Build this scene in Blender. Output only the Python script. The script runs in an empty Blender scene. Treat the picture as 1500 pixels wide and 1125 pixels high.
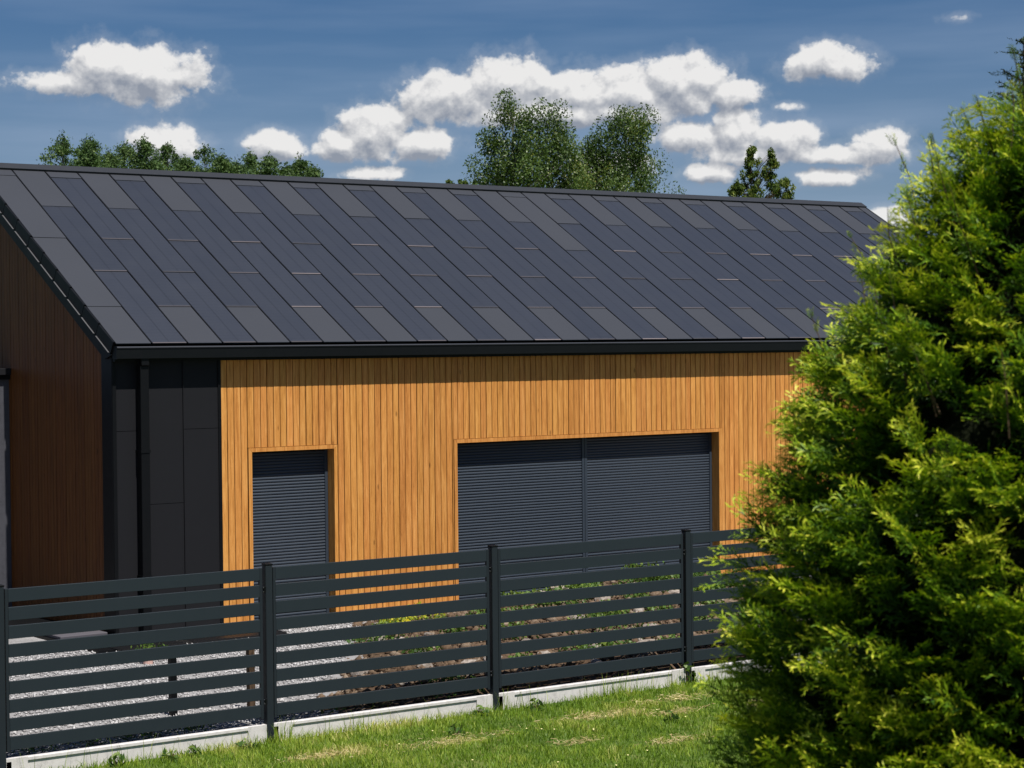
import bpy, math, random
import numpy as np
from mathutils import Matrix, Vector
random.seed(7); RNG = np.random.default_rng(11)
sc = bpy.context.scene
COL = sc.collection

# ------------------------------------------------------------------ camera
FPX = 3029.57                      # focal length in pixels of the 1500 px wide photograph
CAM = np.array([-11.1288, -22.4357, 3.4512])
YAW, PITCH, ROLL = 0.63289, 0.01919, 0.0096
def cam_axes():
    w = np.array([math.sin(YAW)*math.cos(PITCH), math.cos(YAW)*math.cos(PITCH), -math.sin(PITCH)])
    r = np.array([math.cos(YAW), -math.sin(YAW), 0.0]); d = np.cross(w, r)
    return r*math.cos(ROLL)+d*math.sin(ROLL), -r*math.sin(ROLL)+d*math.cos(ROLL), w
AX_R, AX_D, AX_W = cam_axes()
def ray(px, py): return AX_R*(px-750)/FPX + AX_D*(py-562.5)/FPX + AX_W
def at_depth(px, py, dep): return CAM + ray(px, py)*dep
cd = bpy.data.cameras.new('camera'); cam = bpy.data.objects.new('camera', cd); COL.objects.link(cam)
cd.sensor_width = 36; cd.lens = FPX*36/1500; cd.clip_start = .1; cd.clip_end = 6000
M = Matrix(((AX_R[0], -AX_D[0], -AX_W[0], CAM[0]), (AX_R[1], -AX_D[1], -AX_W[1], CAM[1]), (AX_R[2], -AX_D[2], -AX_W[2], CAM[2]), (0, 0, 0, 1)))
cam.matrix_world = M
cd.dof.use_dof = True; cd.dof.focus_distance = 25.0; cd.dof.aperture_fstop = 6.3
sc.camera = cam

# ------------------------------------------------------------------ light
SUN_EL, SUN_AZ = math.radians(62.5), math.radians(-.4)        # azimuth measured from the facade normal (-Y) towards +X
SUN = Vector((math.sin(SUN_AZ)*math.cos(SUN_EL), -math.cos(SUN_AZ)*math.cos(SUN_EL), math.sin(SUN_EL)))
sl = bpy.data.lights.new('sun', 'SUN'); so = bpy.data.objects.new('sun', sl); COL.objects.link(so)
sl.energy = 5.0; sl.angle = math.radians(.5); sl.color = (1.0, .955, .89)
so.rotation_euler = (-SUN).to_track_quat('-Z', 'Y').to_euler()
so.location = (-10, -20, 40)
sc.view_settings.view_transform = 'Standard'; sc.view_settings.look = 'None'
sc.view_settings.gamma = 1; sc.view_settings.use_curve_mapping = False
sc.view_settings.exposure = .42

wd = bpy.data.worlds.new('World'); sc.world = wd; wd.use_nodes = True
wd.cycles.sampling_method = 'NONE'          # a smooth sky needs no importance map
def build_world():
    nt = wd.node_tree; N = nt.nodes; L = nt.links; N.clear()
    out = N.new('ShaderNodeOutputWorld'); bg = N.new('ShaderNodeBackground'); L.new(bg.outputs[0], out.inputs[0])
    sky = N.new('ShaderNodeTexSky'); sky.sky_type = 'NISHITA'; sky.sun_disc = False
    sky.sun_elevation = SUN_EL; sky.sun_rotation = math.atan2(SUN.x, SUN.y)
    sky.altitude = 300; sky.air_density = 1.0; sky.dust_density = 1.2; sky.ozone_density = 2.5
    STR = .055; TINT = (.42, .60, .82, 1)
    bg.inputs[1].default_value = STR
    tc = N.new('ShaderNodeTexCoord')
    # cloud plane coordinates: azimuth and elevation (radians)
    g = bpy.data.node_groups.new('cloud_density', 'ShaderNodeTree')
    g.interface.new_socket('P', in_out='INPUT', socket_type='NodeSocketVector')
    g.interface.new_socket('Detail', in_out='INPUT', socket_type='NodeSocketFloat')
    g.interface.new_socket('D', in_out='OUTPUT', socket_type='NodeSocketFloat')
    gi = g.nodes.new('NodeGroupInput'); go = g.nodes.new('NodeGroupOutput')
    def azel(px, py):
        d = ray(px, py); d = d/np.linalg.norm(d)
        return math.atan2(d[0], d[1]), math.asin(d[2])
    S = 1/FPX
    # main cloud masses: pixel centre x, y, half width, half height, fullness
    blobs = [(215,110,108,52,1),(150,96,62,42,1),(95,122,110,24,.62),
             (655,140,84,42,1),(750,124,84,52,1),(850,138,90,48,1),(1000,124,84,52,1),(920,135,80,46,1),(1070,138,60,26,.75),(830,165,250,26,.8),
             (1210,93,76,32,.9),(550,195,66,50,1),(500,214,46,30,.9),(615,212,66,28,.95),(545,254,60,16,.55),
             (240,210,62,34,1),(405,212,48,30,1),(1080,192,50,42,1),(1145,202,56,36,.9),(1015,200,70,32,.7),(1110,226,130,22,.55),
             (1290,214,56,32,.8),(1230,228,70,18,.5),(1040,252,52,20,.65),(1220,258,70,18,.6),(1156,156,34,11,.3),(1405,26,40,12,.12),(1300,322,46,20,.9),(890,240,90,26,.45)]
    last = None
    for (x, y, a, b, full) in blobs:
        u, v = azel(x, y); ia, ib = 1/(a*.93*S), 1/(b*.93*S)
        m = g.nodes.new('ShaderNodeVectorMath'); m.operation = 'MULTIPLY_ADD'
        g.links.new(gi.outputs[0], m.inputs[0]); m.inputs[1].default_value = (ia, ib, 0); m.inputs[2].default_value = (-u*ia, -v*ib, (1-full)*1.05)
        l = g.nodes.new('ShaderNodeVectorMath'); l.operation = 'LENGTH'; g.links.new(m.outputs[0], l.inputs[0])
        if last is None: last = l.outputs['Value']
        else:
            k = g.nodes.new('ShaderNodeMath'); k.operation = 'SMOOTH_MIN'; k.inputs[2].default_value = .1
            g.links.new(last, k.inputs[0]); g.links.new(l.outputs['Value'], k.inputs[1]); last = k.outputs[0]
    def vscale(vec, sy):
        mp = g.nodes.new('ShaderNodeVectorMath'); mp.operation = 'MULTIPLY'; mp.inputs[1].default_value = (1, sy, 1); g.links.new(vec, mp.inputs[0]); return mp.outputs[0]
    def noise(scale, det, rough, vec, sy=1.0, dist=0.0):
        n = g.nodes.new('ShaderNodeTexNoise'); n.noise_dimensions = '2D'; n.inputs['Scale'].default_value = scale
        if isinstance(det, (int, float)): n.inputs['Detail'].default_value = det
        else: g.links.new(det, n.inputs['Detail'])
        n.inputs['Roughness'].default_value = rough; n.inputs['Distortion'].default_value = dist
        g.links.new(vscale(vec, sy), n.inputs['Vector']); return n.outputs[0]
    def mth(op, a, b=None, c=None, clamp=False):
        m = g.nodes.new('ShaderNodeMath'); m.operation = op; m.use_clamp = clamp
        for i, q in enumerate((a, b, c)):
            if q is None: continue
            if isinstance(q, (int, float)): m.inputs[i].default_value = q
            else: g.links.new(q, m.inputs[i])
        return m.outputs[0]
    # the rest of the sky carries the same kind of clouds
    sp = g.nodes.new('ShaderNodeSeparateXYZ'); g.links.new(gi.outputs[0], sp.inputs[0])
    off = mth('ABSOLUTE', mth('SUBTRACT', sp.outputs[0], YAW))
    far = mth('MULTIPLY', mth('SUBTRACT', off, .29), 12, clamp=True)
    hi = mth('MULTIPLY', mth('SUBTRACT', sp.outputs[1], .185), 12, clamp=True)
    outside = mth('MAXIMUM', far, hi)
    gen = noise(6.0, 2, .5, gi.outputs[0], 2.2)
    gend = mth('MULTIPLY_ADD', gen, 7.0, -4.75)              # >0 inside a cloud
    inside = mth('MULTIPLY', mth('SUBTRACT', 1.0, last), 1.7)
    base = mth('ADD', mth('MULTIPLY', inside, mth('SUBTRACT', 1.0, outside)), mth('MULTIPLY', gend, outside))
    base = mth('MAXIMUM', base, -1.6)
    # billows: rounded cells, warped by fine noise
    vo = g.nodes.new('ShaderNodeTexVoronoi'); vo.voronoi_dimensions = '2D'; vo.feature = 'F1'; vo.normalize = True; vo.inputs['Scale'].default_value = 62
    vo.inputs['Detail'].default_value = 2; vo.inputs['Roughness'].default_value = .5
    nw = g.nodes.new('ShaderNodeTexNoise'); nw.noise_dimensions = '2D'; nw.inputs['Scale'].default_value = 90; nw.inputs['Detail'].default_value = 2; g.links.new(gi.outputs[0], nw.inputs['Vector'])
    wv = g.nodes.new('ShaderNodeVectorMath'); wv.operation = 'MULTIPLY_ADD'; wv.inputs[1].default_value = (.012, .012, 0); g.links.new(nw.outputs[1], wv.inputs[0]); g.links.new(gi.outputs[0], wv.inputs[2])
    g.links.new(vscale(wv.outputs[0], 1.15), vo.inputs['Vector'])
    n1 = noise(48, gi.outputs[1], .66, gi.outputs[0], 1.2)
    nn = mth('ADD', mth('MULTIPLY_ADD', vo.outputs['Distance'], -1.25, .30), mth('MULTIPLY_ADD', n1, 1.75, -.88))
    g.links.new(mth('ADD', base, nn), go.inputs[0])
    # azimuth / elevation from the view direction
    def wm(op, a, b=None, c=None, clamp=False):
        m = N.new('ShaderNodeMath'); m.operation = op; m.use_clamp = clamp
        for i, q in enumerate((a, b, c)):
            if q is None: continue
            if isinstance(q, (int, float)): m.inputs[i].default_value = q
            else: L.new(q, m.inputs[i])
        return m.outputs[0]
    s = N.new('ShaderNodeSeparateXYZ'); L.new(tc.outputs['Generated'], s.inputs[0])
    az = wm('ARCTAN2', s.outputs[0], s.outputs[1]); el = wm('ARCSINE', s.outputs[2])
    cb = N.new('ShaderNodeCombineXYZ'); L.new(az, cb.inputs[0]); L.new(el, cb.inputs[1])
    g1 = N.new('ShaderNodeGroup'); g1.node_tree = g; L.new(cb.outputs[0], g1.inputs[0]); g1.inputs[1].default_value = 8
    ad = N.new('ShaderNodeVectorMath'); ad.operation = 'ADD'; ad.inputs[1].default_value = (.0018, .0050, 0); L.new(cb.outputs[0], ad.inputs[0])
    g2 = N.new('ShaderNodeGroup'); g2.node_tree = g; L.new(ad.outputs[0], g2.inputs[0]); g2.inputs[1].default_value = 4
    D, D2 = g1.outputs[0], g2.outputs[0]
    mr = N.new('ShaderNodeMapRange'); mr.interpolation_type = 'SMOOTHSTEP'; L.new(D, mr.inputs[0])
    mr.inputs[1].default_value = -.18; mr.inputs[2].default_value = .36; mr.inputs[3].default_value = 0; mr.inputs[4].default_value = 1
    mv = N.new('ShaderNodeMapRange'); mv.interpolation_type = 'SMOOTHSTEP'; L.new(D, mv.inputs[0])
    mv.inputs[1].default_value = -.75; mv.inputs[2].default_value = .1; mv.inputs[3].default_value = 0; mv.inputs[4].default_value = .12
    alpha = wm('MAXIMUM', wm('MULTIPLY', mr.outputs[0], .97), mv.outputs[0])
    shade = wm('MULTIPLY_ADD', wm('SUBTRACT', D, D2), .72, .60, clamp=True)
    cr = N.new('ShaderNodeValToRGB'); L.new(shade, cr.inputs[0])
    e = cr.color_ramp.elements; e[0].position = .08; e[0].color = (.30, .335, .405, 1); e[1].position = .92; e[1].color = (.92, .91, .90, 1)
    m2 = e.new(.5); m2.color = (.55, .565, .60, 1)
    k = 1/(STR*2**.42)
    scl = N.new('ShaderNodeVectorMath'); scl.operation = 'SCALE'; scl.inputs['Scale'].default_value = k*.92; L.new(cr.outputs[0], scl.inputs[0])
    # clear sky: polarised deep blue
    tint = N.new('ShaderNodeMix'); tint.data_type = 'RGBA'; tint.blend_type = 'MULTIPLY'; tint.inputs[0].default_value = 1
    L.new(sky.outputs[0], tint.inputs[6]); tint.inputs[7].default_value = TINT
    # thin high haze streaks
    hz = N.new('ShaderNodeTexNoise'); hz.noise_dimensions = '2D'; hz.inputs['Scale'].default_value = 5; hz.inputs['Detail'].default_value = 4
    mp = N.new('ShaderNodeVectorMath'); mp.operation = 'MULTIPLY'; mp.inputs[1].default_value = (1, 9, 1); L.new(cb.outputs[0], mp.inputs[0]); L.new(mp.outputs[0], hz.inputs['Vector'])
    hr = N.new('ShaderNodeMapRange'); L.new(hz.outputs[0], hr.inputs[0]); hr.inputs[1].default_value = .42; hr.inputs[2].default_value = .8; hr.inputs[3].default_value = 0; hr.inputs[4].default_value = .22
    mz = N.new('ShaderNodeMix'); mz.data_type = 'RGBA'; L.new(wm('ADD', hr.outputs[0], wm('MULTIPLY', wm('MULTIPLY_ADD', wm('ABSOLUTE', el), -5.4, .80, clamp=True), wm('MULTIPLY_ADD', hz.outputs[0], .8, .55)), clamp=True), mz.inputs[0]); L.new(tint.outputs[2], mz.inputs[6]); mz.inputs[7].default_value = (.33*k, .42*k, .575*k, 1)
    mx = N.new('ShaderNodeMix'); mx.data_type = 'RGBA'; L.new(alpha, mx.inputs[0]); L.new(mz.outputs[2], mx.inputs[6]); L.new(scl.outputs[0], mx.inputs[7])
    L.new(mx.outputs[2], bg.inputs[0])
build_world()

# ------------------------------------------------------------------ helpers
def tag(o, label=None, cat=None, group=None, kind=None):
    if label: o['label'] = label
    if cat: o['category'] = cat
    if group: o['group'] = group
    if kind: o['kind'] = kind
    return o
def empty(name, loc=(0, 0, 0), parent=None):
    o = bpy.data.objects.new(name, None); COL.objects.link(o); o.location = loc; o.empty_display_size = .3
    if parent: o.parent = parent
    return o
def link(name, me, parent=None, loc=None, rot=None):
    o = bpy.data.objects.new(name, me); COL.objects.link(o)
    if parent: o.parent = parent
    if loc is not None: o.location = loc
    if rot is not None: o.rotation_euler = rot
    return o
class MB:
    def __init__(s): s.v = []; s.f = []; s.m = []
    def add(s, vs, fs, mi=0):
        b = len(s.v); s.v += [tuple(map(float, p)) for p in vs]; s.f += [tuple(b+i for i in f) for f in fs]; s.m += [mi]*len(fs)
    def box(s, x0, x1, y0, y1, z0, z1, mi=0):
        s.add([(x0,y0,z0),(x1,y0,z0),(x1,y1,z0),(x0,y1,z0),(x0,y0,z1),(x1,y0,z1),(x1,y1,z1),(x0,y1,z1)],
              [(0,3,2,1),(4,5,6,7),(0,1,5,4),(1,2,6,5),(2,3,7,6),(3,0,4,7)], mi)
    def prism(s, poly, axis, a, b, mi=0):      # poly: 2D ccw list extruded on axis from a to b
        n = len(poly)
        def p3(p, t):
            return {'x': (t, p[0], p[1]), 'y': (p[0], t, p[1]), 'z': (p[0], p[1], t)}[axis]
        vs = [p3(p, a) for p in poly]+[p3(p, b) for p in poly]
        s.add(vs, [tuple(range(n))[::-1], tuple(range(n, 2*n))]+[(i, (i+1) % n, n+(i+1) % n, n+i) for i in range(n)], mi)
    def tube(s, pts, rad, n=6, mi=0):
        pts = [np.array(p, float) for p in pts]; rs = rad if hasattr(rad, '__len__') else [rad]*len(pts)
        rings = []
        for i, p in enumerate(pts):
            t = pts[min(i+1, len(pts)-1)]-pts[max(i-1, 0)]; t = t/(np.linalg.norm(t)+1e-9)
            a = np.cross(t, [0, 0, 1.]) if abs(t[2]) < .95 else np.cross(t, [1., 0, 0]); a /= np.linalg.norm(a); b = np.cross(t, a)
            rings.append([p+rs[i]*(a*math.cos(2*math.pi*k/n)+b*math.sin(2*math.pi*k/n)) for k in range(n)])
        vs = [q for r in rings for q in r]; fs = []
        for i in range(len(pts)-1):
            for k in range(n): fs.append((i*n+k, i*n+(k+1) % n, (i+1)*n+(k+1) % n, (i+1)*n+k))
        fs.append(tuple(range(n))[::-1]); fs.append(tuple(range((len(pts)-1)*n, len(pts)*n)))
        s.add(vs, fs, mi)
    def mesh(s, name, mats, bevel=0):
        me = bpy.data.meshes.new(name); me.from_pydata(s.v, [], s.f)
        for m in (mats if isinstance(mats, (list, tuple)) else [mats]): me.materials.append(m)
        if len(set(s.m)) > 1: me.polygons.foreach_set('material_index', s.m)
        me.update()
        import bmesh
        bm = bmesh.new(); bm.from_mesh(me); bmesh.ops.recalc_face_normals(bm, faces=bm.faces)
        if bevel: bmesh.ops.bevel(bm, geom=list(bm.edges), offset=bevel, segments=1, affect='EDGES')
        bm.to_mesh(me); bm.free()
        return me
    def build(s, name, mats, parent=None, bevel=0): return link(name, s.mesh(name, mats, bevel), parent)
def np_mesh(name, V, F, mat, tint=None, smooth=False):
    """V (n,3), F (m,k) all faces with k corners"""
    me = bpy.data.meshes.new(name); m, k = F.shape
    me.vertices.add(len(V)); me.vertices.foreach_set('co', np.ascontiguousarray(V, np.float32).ravel())
    me.loops.add(m*k); me.loops.foreach_set('vertex_index', np.ascontiguousarray(F, np.int32).ravel())
    me.polygons.add(m); me.polygons.foreach_set('loop_start', np.arange(m, dtype=np.int32)*k)
    me.polygons.foreach_set('loop_total', np.full(m, k, np.int32))
    if tint is not None:
        a = me.attributes.new('tint', 'FLOAT', 'POINT'); a.data.foreach_set('value', np.ascontiguousarray(tint, np.float32))
    me.materials.append(mat); me.update(calc_edges=True)
    if smooth: me.polygons.foreach_set('use_smooth', np.ones(m, bool))
    return me

class NT:
    def __init__(s, name):
        s.mat = bpy.data.materials.new(name); s.mat.use_nodes = True; s.t = s.mat.node_tree; s.N = s.t.nodes; s.L = s.t.links
        s.b = s.N['Principled BSDF']
    def new(s, t, **kw):
        n = s.N.new(t)
        for k, v in kw.items(): setattr(n, k, v)
        return n
    def link(s, a, b): s.L.new(a, b)
    def math(s, op, a, b=None, c=None, clamp=False):
        m = s.N.new('ShaderNodeMath'); m.operation = op; m.use_clamp = clamp
        for i, q in enumerate((a, b, c)):
            if q is None: continue
            if isinstance(q, (int, float)): m.inputs[i].default_value = q
            else: s.L.new(q, m.inputs[i])
        return m.outputs[0]
    def coord(s, kind='Object', scale=(1, 1, 1)):
        if kind == 'World':
            g = s.N.new('ShaderNodeNewGeometry'); o = g.outputs['Position']
        else:
            g = s.N.new('ShaderNodeTexCoord'); o = g.outputs[kind]
        m = s.N.new('ShaderNodeVectorMath'); m.operation = 'MULTIPLY'; m.inputs[1].default_value = scale; s.L.new(o, m.inputs[0]); return m.outputs[0]
    def noise(s, vec, scale, det=4, rough=.55, dist=0):
        n = s.N.new('ShaderNodeTexNoise'); n.inputs['Scale'].default_value = scale; n.inputs['Detail'].default_value = det
        n.inputs['Roughness'].default_value = rough; n.inputs['Distortion'].default_value = dist; s.L.new(vec, n.inputs['Vector']); return n.outputs[0]
    def ramp(s, fac, stops):
        r = s.N.new('ShaderNodeValToRGB'); s.L.new(fac, r.inputs[0]); e = r.color_ramp.elements
        e[0].position, e[0].color = stops[0][0], (*stops[0][1], 1); e[1].position, e[1].color = stops[-1][0], (*stops[-1][1], 1)
        for p, c in stops[1:-1]: q = e.new(p); q.color = (*c, 1)
        return r.outputs[0]
    def mix(s, fac, a, b, mode='MIX'):
        m = s.N.new('ShaderNodeMix'); m.data_type = 'RGBA'; m.blend_type = mode
        for i, q in ((0, fac), (6, a), (7, b)):
            if isinstance(q, (int, float)): m.inputs[i].default_value = q
            elif isinstance(q, tuple): m.inputs[i].default_value = (*q, 1)
            else: s.L.new(q, m.inputs[i])
        return m.outputs[2]
    def base(s, c):
        if isinstance(c, tuple): s.b.inputs['Base Color'].default_value = (*c, 1)
        else: s.L.new(c, s.b.inputs['Base Color'])
    def set(s, rough=None, metal=None, spec=None):
        if rough is not None:
            if isinstance(rough, (int, float)): s.b.inputs['Roughness'].default_value = rough
            else: s.L.new(rough, s.b.inputs['Roughness'])
        if metal is not None: s.b.inputs['Metallic'].default_value = metal
        if spec is not None: s.b.inputs['Specular IOR Level'].default_value = spec
    def bump(s, h, strength=.3, dist=.01):
        b = s.N.new('ShaderNodeBump'); b.inputs['Strength'].default_value = strength; b.inputs['Distance'].default_value = dist
        s.L.new(h, b.inputs['Height']); s.L.new(b.outputs[0], s.b.inputs['Normal'])

# ------------------------------------------------------------------ materials
def m_metal(name, col, rough=.45, spec=.4, var=.12, nscale=9):
    n = NT(name); v = n.coord('World'); a = n.noise(v, nscale, 5, .6); b = n.noise(v, 1.1, 3, .5)
    c0 = tuple(x*(1-var) for x in col); c1 = tuple(x*(1+var) for x in col)
    n.base(n.mix(n.math('MULTIPLY_ADD', b, .7, n.math('MULTIPLY', a, .3), True), c0, c1))
    n.set(n.math('MULTIPLY_ADD', a, .16, rough-.08), 0, spec); n.bump(n.noise(v, 2.2, 2), .08, .02); return n.mat
def m_wood(name, dark, mid, light):
    n = NT(name); oi = n.new('ShaderNodeObjectInfo')
    g = n.new('ShaderNodeNewGeometry')
    off = n.new('ShaderNodeVectorMath', operation='MULTIPLY_ADD'); off.inputs[1].default_value = (13.7, 7.3, 31.1)
    cr = n.new('ShaderNodeCombineXYZ')
    for i in range(3): n.link(oi.outputs['Random'], cr.inputs[i])
    n.link(cr.outputs[0], off.inputs[0]); n.link(g.outputs['Position'], off.inputs[2])
    sc_ = n.new('ShaderNodeVectorMath', operation='MULTIPLY'); sc_.inputs[1].default_value = (1, 1, .055); n.link(off.outputs[0], sc_.inputs[0])
    fine = n.noise(sc_.outputs[0], 95, 5, .62, .6); broad = n.noise(sc_.outputs[0], 14, 3, .5, 1.2)
    t = n.math('ADD', n.math('MULTIPLY', fine, .55), n.math('MULTIPLY', broad, .45))
    col = n.ramp(t, [(.37, dark), (.5, mid), (.64, light)])
    hsv = n.new('ShaderNodeHueSaturation'); n.link(col, hsv.inputs['Color'])
    n.link(n.math('MULTIPLY_ADD', oi.outputs['Random'], .13, .92), hsv.inputs['Value'])
    n.link(n.math('MULTIPLY_ADD', n.math('FRACT', n.math('MULTIPLY', oi.outputs['Random'], 7.13)), .006, .496), hsv.inputs['Hue'])
    # knots
    kv = n.new('ShaderNodeVectorMath', operation='MULTIPLY'); kv.inputs[1].default_value = (1, 1, .33); n.link(off.outputs[0], kv.inputs[0])
    vo = n.new('ShaderNodeTexVoronoi'); vo.inputs['Scale'].default_value = 5.5; n.link(kv.outputs[0], vo.inputs['Vector'])
    kn = n.new('ShaderNodeMapRange'); n.link(vo.outputs['Distance'], kn.inputs[0]); kn.inputs[1].default_value = .035; kn.inputs[2].default_value = .085; kn.inputs[3].default_value = .7; kn.inputs[4].default_value = 0
    n.base(n.mix(kn.outputs[0], hsv.outputs[0], tuple(x*.35 for x in dark)))
    n.set(.55, 0, .18); n.bump(fine, .25, .004); return n.mat
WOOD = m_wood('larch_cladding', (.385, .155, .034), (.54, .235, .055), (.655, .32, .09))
WOOD_SHADE = m_wood('gable_cladding', (.075, .026, .007), (.11, .041, .010), (.145, .057, .015))  # gable boards: shade painted in as a darker brown
BLACK = m_metal('black_metal', (.0035, .004, .0048), .5, .16)
GUTTER = m_metal('black_gutter_metal', (.0035, .004, .0048), .42, .2)
CLAD = m_metal('anthracite_sheet', (.0125, .0128, .0148), .55, .12, .1, 30)
FENCE = m_metal('anthracite_powder_coat', (.0165, .0235, .0295), .5, .25, .05)
POSTM = m_metal('anthracite_post', (.0145, .0195, .0245), .5, .22, .05)
SHUT = m_metal('shutter_slats', (.029, .0385, .053), .45, .35, .05)
RIDGE = m_metal('ridge_cap_metal', (.026, .028, .033), .5, .25, .1)
PLAIN = m_metal('plain_roof_sheet', (.0355, .0385, .0475), .55, .25, .10, 40)
def m_lip():
    n = NT('bare_panel_edge'); oi = n.new('ShaderNodeObjectInfo'); n.base(n.ramp(n.math('FRACT', n.math('MULTIPLY', oi.outputs['Random'], 3.7)), [(.1, (.045, .043, .048)), (.65, (.09, .078, .082)), (1, (.16, .135, .135))])); n.set(.5, 0, .3); return n.mat
LIP = m_lip()
LEDGE = m_metal('verge_ledge_metal', (.075, .075, .08), .5, .3)
STEEL = m_metal('zinc_bracket', (.45, .45, .46), .4, .5)
DARK = m_metal('dark_backing', (.006, .006, .006), .8, .1)
def m_solar():
    n = NT('solar_glass'); tc = n.new('ShaderNodeTexCoord'); s = n.new('ShaderNodeSeparateXYZ'); n.link(tc.outputs['Object'], s.inputs[0])
    mid = n.math('LESS_THAN', n.math('ABSOLUTE', n.math('SUBTRACT', s.outputs[0], .2375)), .006)
    rows = n.math('LESS_THAN', n.math('FRACT', n.math('MULTIPLY', s.outputs[1], 12.5)), .10)
    bus = n.math('LESS_THAN', n.math('FRACT', n.math('MULTIPLY', s.outputs[0], 52)), .16)
    nz = n.noise(n.coord('World'), 3, 4, .6); oi = n.new('ShaderNodeObjectInfo')
    c = n.mix(n.math('MULTIPLY_ADD', nz, .5, n.math('MULTIPLY', oi.outputs['Random'], .5)), (.0225, .0258, .0355), (.0285, .032, .0430))
    c = n.mix(n.math('MULTIPLY', rows, .35), c, (.010, .011, .016)); c = n.mix(n.math('MULTIPLY', bus, .10), c, (.05, .055, .065)); c = n.mix(n.math('MULTIPLY', mid, .6), c, (.009, .010, .014))
    n.base(c); n.set(n.math('MULTIPLY_ADD', nz, .12, .30), 0, .5); return n.mat
SOLAR = m_solar()
def m_concrete(name, col, s=1.0):
    n = NT(name); v = n.coord('World'); a = n.noise(v, 14, 7, .65); b = n.noise(v, 120, 3, .6); d = n.noise(n.coord('World', (3, 3, .6)), 6, 4)
    t = n.math('ADD', n.math('MULTIPLY', a, .5), n.math('ADD', n.math('MULTIPLY', b, .25), n.math('MULTIPLY', d, .25)))
    n.base(n.ramp(t, [(.3, tuple(x*.66 for x in col)), (.5, col), (.7, tuple(min(1, x*1.15) for x in col))]))
    n.set(.85, 0, .2); n.bump(b, .35, .004); return n.mat
CONC = m_concrete('concrete_plinth', (.56, .535, .52))
RENDER = m_concrete('grey_render', (.058, .059, .07))
PINK = m_concrete('pale_clay', (.55, .36, .31))
def m_ground(name, stops, scale, bump=.5, rough=.95, extra=None):
    n = NT(name); v = n.coord('World'); a = n.noise(v, scale, 8, .7); b = n.noise(v, scale*.12, 4, .55)
    t = n.math('ADD', n.math('MULTIPLY', a, .6), n.math('MULTIPLY', b, .4)); n.base(n.ramp(t, stops)); n.set(rough, 0, .15); n.bump(a, bump, .03); return n.mat
LAWN = m_ground('lawn_soil', [(.3, (.035, .065, .010)), (.5, (.075, .12, .02)), (.62, (.15, .17, .045)), (.75, (.2, .18, .08))], 9)
GRAVEL = m_ground('gravel_sheet', [(.3, (.13, .126, .126)), (.5, (.28, .274, .274)), (.7, (.42, .41, .41))], 30, .8)
SOIL = m_ground('garden_soil', [(.3, (.035, .022, .014)), (.5, (.09, .057, .035)), (.7, (.18, .125, .085))], 12, 1.0)
def m_leaf(name, stops, trans=.3, rough=.5, spec=.3, back=None):
    n = NT(name); at = n.new('ShaderNodeAttribute'); at.attribute_name = 'tint'
    c = n.ramp(at.outputs['Fac'], stops); n.base(c); n.set(rough, 0, spec)
    tr = n.new('ShaderNodeBsdfTranslucent'); n.link(n.mix(1.0, c, (1.0, 1.05, .45), 'MULTIPLY'), tr.inputs['Color'])
    mx = n.new('ShaderNodeMixShader'); mx.inputs[0].default_value = trans; n.link(n.b.outputs[0], mx.inputs[1]); n.link(tr.outputs[0], mx.inputs[2])
    n.link(mx.outputs[0], n.N['Material Output'].inputs['Surface']); return n.mat
GRASS = m_leaf('grass_blades', [(0, (.085, .165, .011)), (.4, (.18, .29, .024)), (.72, (.35, .42, .062)), (1, (.66, .56, .25))], .35, .5)
HAY = m_leaf('dry_clippings', [(0, (.30, .22, .09)), (.5, (.48, .37, .18)), (1, (.62, .52, .30))], .2, .7)
THUJA = m_leaf('thuja_scales', [(0, (.008, .024, .003)), (.33, (.030, .085, .006)), (.58, (.125, .23, .009)), (.82, (.37, .46, .018)), (1, (.60, .60, .06))], .24, .5, .3)
BIRCH = m_leaf('birch_leaves', [(0, (.028, .055, .013)), (.5, (.072, .122, .028)), (.85, (.13, .185, .05)), (1, (.25, .25, .07))], .28, .42, .4)
PINE = m_leaf('forest_needles', [(0, (.024, .052, .016)), (.5, (.060, .108, .030)), (1, (.125, .18, .055))], .15, .6, .2)
SPRUCE = m_leaf('spruce_needles', [(0, (.010, .022, .012)), (.5, (.022, .045, .024)), (1, (.045, .075, .035))], .08, .55, .25)
YOUNG = m_leaf('young_tree_leaves', [(0, (.035, .07, .012)), (.5, (.085, .135, .025)), (1, (.22, .24, .05))], .3, .45, .3)
COVER = m_leaf('ground_cover_leaves', [(0, (.022, .055, .010)), (.5, (.065, .135, .025)), (1, (.19, .26, .05))], .3, .5, .3)
YELLOW = m_leaf('yellow_flower_leaves', [(0, (.10, .18, .02)), (.5, (.28, .36, .03)), (1, (.75, .60, .03))], .3, .5, .3)
def m_bark(name, a, b, sc=(6, 6, 1.2)):
    n = NT(name); t = n.noise(n.coord('World', sc), 5, 6, .7); n.base(n.ramp(t, [(.35, a), (.65, b)])); n.set(.9, 0, .1); n.bump(t, .6, .03); return n.mat
BARK = m_bark('brown_bark', (.035, .022, .014), (.12, .08, .05))
HULL_SHADE = m_bark('inner_hull_shade', (.003, .005, .0015), (.012, .015, .005), (30, 30, 30))  # near-black colour paints the shade between the thuja sprays
BBARK = m_bark('birch_bark', (.08, .07, .06), (.52, .49, .45), (2, 2, 6))
def m_stone(name, stops):
    n = NT(name); at = n.new('ShaderNodeAttribute'); at.attribute_name = 'tint'; a = n.noise(n.coord('World'), 40, 5, .65)
    n.base(n.ramp(n.math('MULTIPLY_ADD', a, .5, n.math('MULTIPLY', at.outputs['Fac'], .5)), stops)); n.set(.88, 0, .2); n.bump(a, .4, .01); return n.mat
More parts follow.
